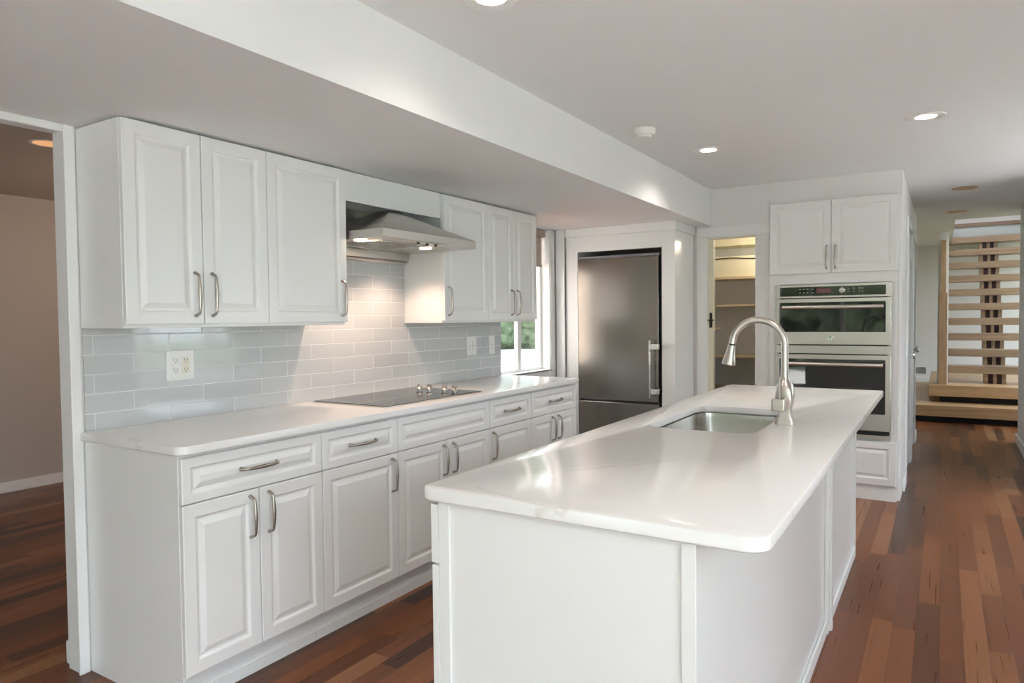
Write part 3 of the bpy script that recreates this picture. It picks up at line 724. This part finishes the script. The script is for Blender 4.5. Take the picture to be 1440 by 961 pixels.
e = Vector(pts[-1]); d = Vector((dv[0], 0, dv[1]))
bm = bmesh.new(); tube(bm, [e + d * t for t in (.001, .006)], .0125, 16, Vector((0, 1, 0))); obj('collar_ring', bm, 'black', fc, smooth=True)
bm = bmesh.new(); tube(bm, [e + d * t for t in (.006, .012, .035, .060, .078, .084)], [.0145, .0150, .0175, .0225, .0265, .0255], 20, Vector((0, 1, 0))); obj('spray_head', bm, 'nickel', fc, smooth=True)
# lever block on the near side and its blade
bm = bmesh.new(); box(bm, fx - .036, fx + .012, fy - .072, fy - .028, .968, 1.016); lv = obj('lever_hub', bm, 'nickel', fc, bevel=.006, seg=3)
bm = bmesh.new(); tube(bm, [(fx - .010, fy - .050, 1.012), (fx - .010, fy - .052, 1.045), (fx - .008, fy - .056, 1.098)], [(.004, .0105), (.0038, .0085), (.003, .0055)], 12, Vector((0, 1, 0))); obj('lever_blade', bm, 'nickel', lv, smooth=True)

# ================================================================== CEILING FITTINGS
def can(name, label, x, y, z, lit, group=None, mat='lamp', ring='trim', inner=.052, depth=.012):
    t = thing(name, label, 'ceiling light', (x, y, z), group)
    bm = bmesh.new(); disc_profile(bm, (x, y, z), [(.050, -.0015), (.066, -.005), (.072, -.0045), (.086, -.006), (.091, -.002), (.091, 0)], 'Z', 40, False)
    obj('trim_ring', bm, ring, t, smooth=True)
    bm = bmesh.new(); disc_profile(bm, (x, y, z), [(.050, -.0014), (.050, -.0020)], 'Z', 40, True)
    obj('lens', bm, mat, t, smooth=True)
    return t
def spot(x, y, z, e, colr=(1, .8, .6), size=150):
    L = bpy.data.lights.new('downlight', 'SPOT'); L.energy = e; L.color = colr; L.spot_size = radians(size); L.spot_blend = .8; L.shadow_soft_size = .05
    o = bpy.data.objects.new('downlight', L); COL.objects.link(o); o.location = (x, y, z - .02)
c1 = can('recessed_light', 'lit recessed ceiling light above the island, nearest the hall', 2.660, 2.833, ZH, 1)
c2 = copy_tree(c1); c2.location = (1.520, 2.905, ZH); c2['label'] = 'lit recessed ceiling light close to the soffit, beside the smoke detector'
c3 = copy_tree(c1); c3.location = (1.520, .516, ZH); c3['label'] = 'recessed ceiling light cut off by the top edge of the photo'
cans = [c1, c2, c3]
for x_, y_, lab in ((2.66, .55, 'added unseen recessed ceiling light above the island end nearest the camera'), (1.52, -1.9, 'added unseen recessed ceiling light behind the camera, near the soffit'), (2.66, -1.9, 'added unseen recessed ceiling light behind the camera, over the open floor')):
    c = copy_tree(c1); c.location = (x_, y_, ZH); c['label'] = lab; cans.append(c)  # extra lights out of view, added to brighten the kitchen
for c in cans: spot(c.location.x, c.location.y, ZH, 9 if c is c3 else 20, (1, .90, .80))
for c in cans: c['group'] = 'recessed lights in the kitchen ceiling'
def hall_can(x, y, z, label, mat='copper', inner='copper', grp='unlit recessed lights in the hall ceiling'):
    t = thing('recessed_light', label, 'ceiling light', (x, y, z), grp)
    bm = bmesh.new(); disc_profile(bm, (x, y, z), [(.072, -.001), (.088, -.003), (.092, 0)], 'Z', 36, False); obj('trim_ring', bm, 'copper' if mat == 'copper' else 'trim', t, smooth=True)
    bm = bmesh.new(); disc_profile(bm, (x, y, z), [(.072, -.001), (.04, -.0006)], 'Z', 36, True); obj('baffle', bm, inner, t, smooth=True)
    return t
hall_can(2.885, 5.358, ZH, 'unlit copper-coloured recessed ceiling light in the hall, nearer to the kitchen')
hall_can(2.851, 7.10, ZH + .03, 'unlit recessed ceiling light in the hall, nearer to the staircase')
hall_can(-1.531, .60, 2.335, 'warm recessed ceiling light in the den beyond the opening', 'trim', 'denlamp', None)
L = bpy.data.lights.new('den_fill', 'POINT'); L.energy = 20; L.color = (1, .76, .60); L.shadow_soft_size = .08  # unseen point lamp added to brighten the den, apart from its ceiling light
o = bpy.data.objects.new('den_fill', L); COL.objects.link(o); o.location = (-1.9, 1.9, 2.0)
sd = thing('smoke_detector', 'round white smoke detector on the ceiling beside the soffit', 'smoke detector', (1.363, 2.245, ZH))
bm = bmesh.new(); disc_profile(bm, (1.363, 2.245, ZH), [(.060, 0), (.060, -.014), (.052, -.032)], 'Z', 40); obj('base', bm, 'plate', sd, smooth=True)
bm = bmesh.new(); disc_profile(bm, (1.363, 2.245, ZH - .032), [(.040, 0), (.034, -.014), (.018, -.019)], 'Z', 36); obj('sensor_cap', bm, 'plate', sd, smooth=True)

# ================================================================== STAIRCASE
st = thing('staircase', 'open oak staircase with thick floating treads at the end of the hall', 'staircase', (3.25, 9.4, 0))
bm = bmesh.new(); box(bm, .02, 3.93, 8.55, 11.78, .075, .21); obj('platform', bm, 'oak', st, bevel=.004)
bm = bmesh.new(); box(bm, 2.595, 3.93, 8.90, 11.4, .29, .43); obj('platform', bm, 'oak', st, bevel=.004)
bx('shadow_plinth', [(.1, 3.9, 8.68, 11.6, 0, .075), (2.72, 3.9, 9.03, 11.3, .21, .29)], 'dark', st)  # near-black base, stands in for the shadow under the floating platforms
for k in range(10):
    yf = 9.30 + .22 * k; zt = .655 + .205 * k
    bx('tread', (2.805, 3.80, yf, yf + .29, zt - .095, zt), 'oakt', st, bevel=.004)
    xs = 3.195; wq = .235
    zb = .43 if k == 0 else zt - .205
    s = bx('riser_block', [(xs + a * wq, xs + b * wq, yf + .05, yf + .26, zb + .0005, zt - .0955) for a, b in ((0, .19), (.42, .58), (.81, 1))], 'oakt', st)
    bx('dark_insert', [(xs + a * wq + .0005, xs + b * wq - .0005, yf + .075, yf + .25, zb + .001, zt - .096) for a, b in ((.19, .42), (.58, .81))], 'mahog', s)
bx('landing_fascia', (2.86, 3.94, 11.42, 11.78, 2.49, 2.66), 'fascia', st)
bx('landing_nosing', (2.86, 3.94, 11.38, 11.78, 2.66, 2.715), 'walnut', st)
bx('column', (2.685, 2.80, 9.10, 9.24, .43, ZH + .03), 'trim', st, bevel=.003, label='white column')
np_ = bx('newel_post', (2.698, 2.792, 9.00, 9.095, .43, 1.60), 'oakv', st, bevel=.003)
bx('upper_strip', (2.713, 2.772, 9.04, 9.095, 1.60, 2.27), 'oakv', np_, bevel=.002, label='slimmer pale upper strip')
vg = thing('floor_register', 'grey wall vent grille above the baseboard left of the staircase', 'vent', (2.41, 11.79, .36))
bx('frame', (2.28, 2.525, 11.792, 11.7995, .345, .475), 'trim', vg)
for a in (2.29, 2.408): bx('louvre', [(a, a + .108, 11.788, 11.792, .357, .463)], 'vent', vg)

# ================================================================== TREES OUTSIDE
def tree(x, y, r, h, seed, label, group):
    t = thing('tree', label, 'tree', (x, y, -.40), group)
    rnd = random.Random(seed)
    bm = bmesh.new(); tube(bm, [(x, y, -.40), (x + .05, y, h * .3), (x, y + .05, h * .7)], [r * .09, r * .07, r * .04], 10); obj('trunk', bm, 'bark', t, smooth=True)
    bm = bmesh.new()
    for k in range(9):
        a = rnd.random() * 6.28; q = r * .55 * rnd.random() ** .5; zz = h * (.10 + .68 * rnd.random()); rr = r * (.45 + .25 * rnd.random())
        g = bmesh.ops.create_icosphere(bm, subdivisions=4, radius=rr)
        for v in g['verts']:
            n = noise.noise(v.co * (2.6 / rr) + Vector((seed, k * 7, 0))) * .28 + noise.noise(v.co * (9 / rr) + Vector((k, seed, 3))) * .16
            v.co *= (1 + n); v.co += Vector((x + q * cos(a), y + q * sin(a), max(zz, rr * .75 - .3)))
    obj('crown', bm, 'leaf', t, smooth='all')
k = 0
for (x, y, r, h) in ((-17.6, 31.3, 2.6, 5.0), (-22.6, 25.0, 2.3, 4.6), (-11.2, 37.0, 2.3, 5.2), (-27.5, 32.5, 2.4, 5.4)):
    tree(x, y, r, h, 11 + k, 'leafy green tree across the driveway, seen through the kitchen window', 'trees across the driveway'); k += 1
for (x, y, r, h) in ((-4.0, -8.8, 2.0, 5.0), (1.4, -8.8, 2.1, 5.2), (-1.6, -15.0, 2.2, 5.6), (5.6, -11.8, 2.2, 4.6), (11.2, -9.0, 1.9, 4.8), (13.0, -1.5, 2.0, 4.8), (12.5, 4.5, 2.0, 5.2), (12.5, 11.5, 2.0, 5.0)):
    tree(x, y, r, h, 31 + k, 'green garden tree outside the glazed wall behind the camera', 'garden trees behind the glazed wall'); k += 1

bm = bmesh.new(); N = 90
g = bmesh.ops.create_grid(bm, x_segments=120, y_segments=14, size=.5)
for v in g['verts']:
    u, q = v.co.x, v.co.y + .5
    p = Vector((-22 + u * 44, 41.5, 0)); z = -.45 + q * 4.2
    n = noise.noise(Vector((p.x * .9, z * .9, 2.0))) * .9 + noise.noise(Vector((p.x * 2.7, z * 2.7, 5.0))) * .45
    v.co = Vector((p.x, 41.5 - 1.2 * sin(pi * min(q * 1.0, 1)) - n, z + n * .5 * q))
r_ = bmesh.ops.solidify(bm, geom=bm.faces[:], thickness=1.2)
tag(obj('hedge', bm, 'leaf', smooth='all'), 'long green hedge beyond the driveway, seen through the kitchen window', 'hedge')
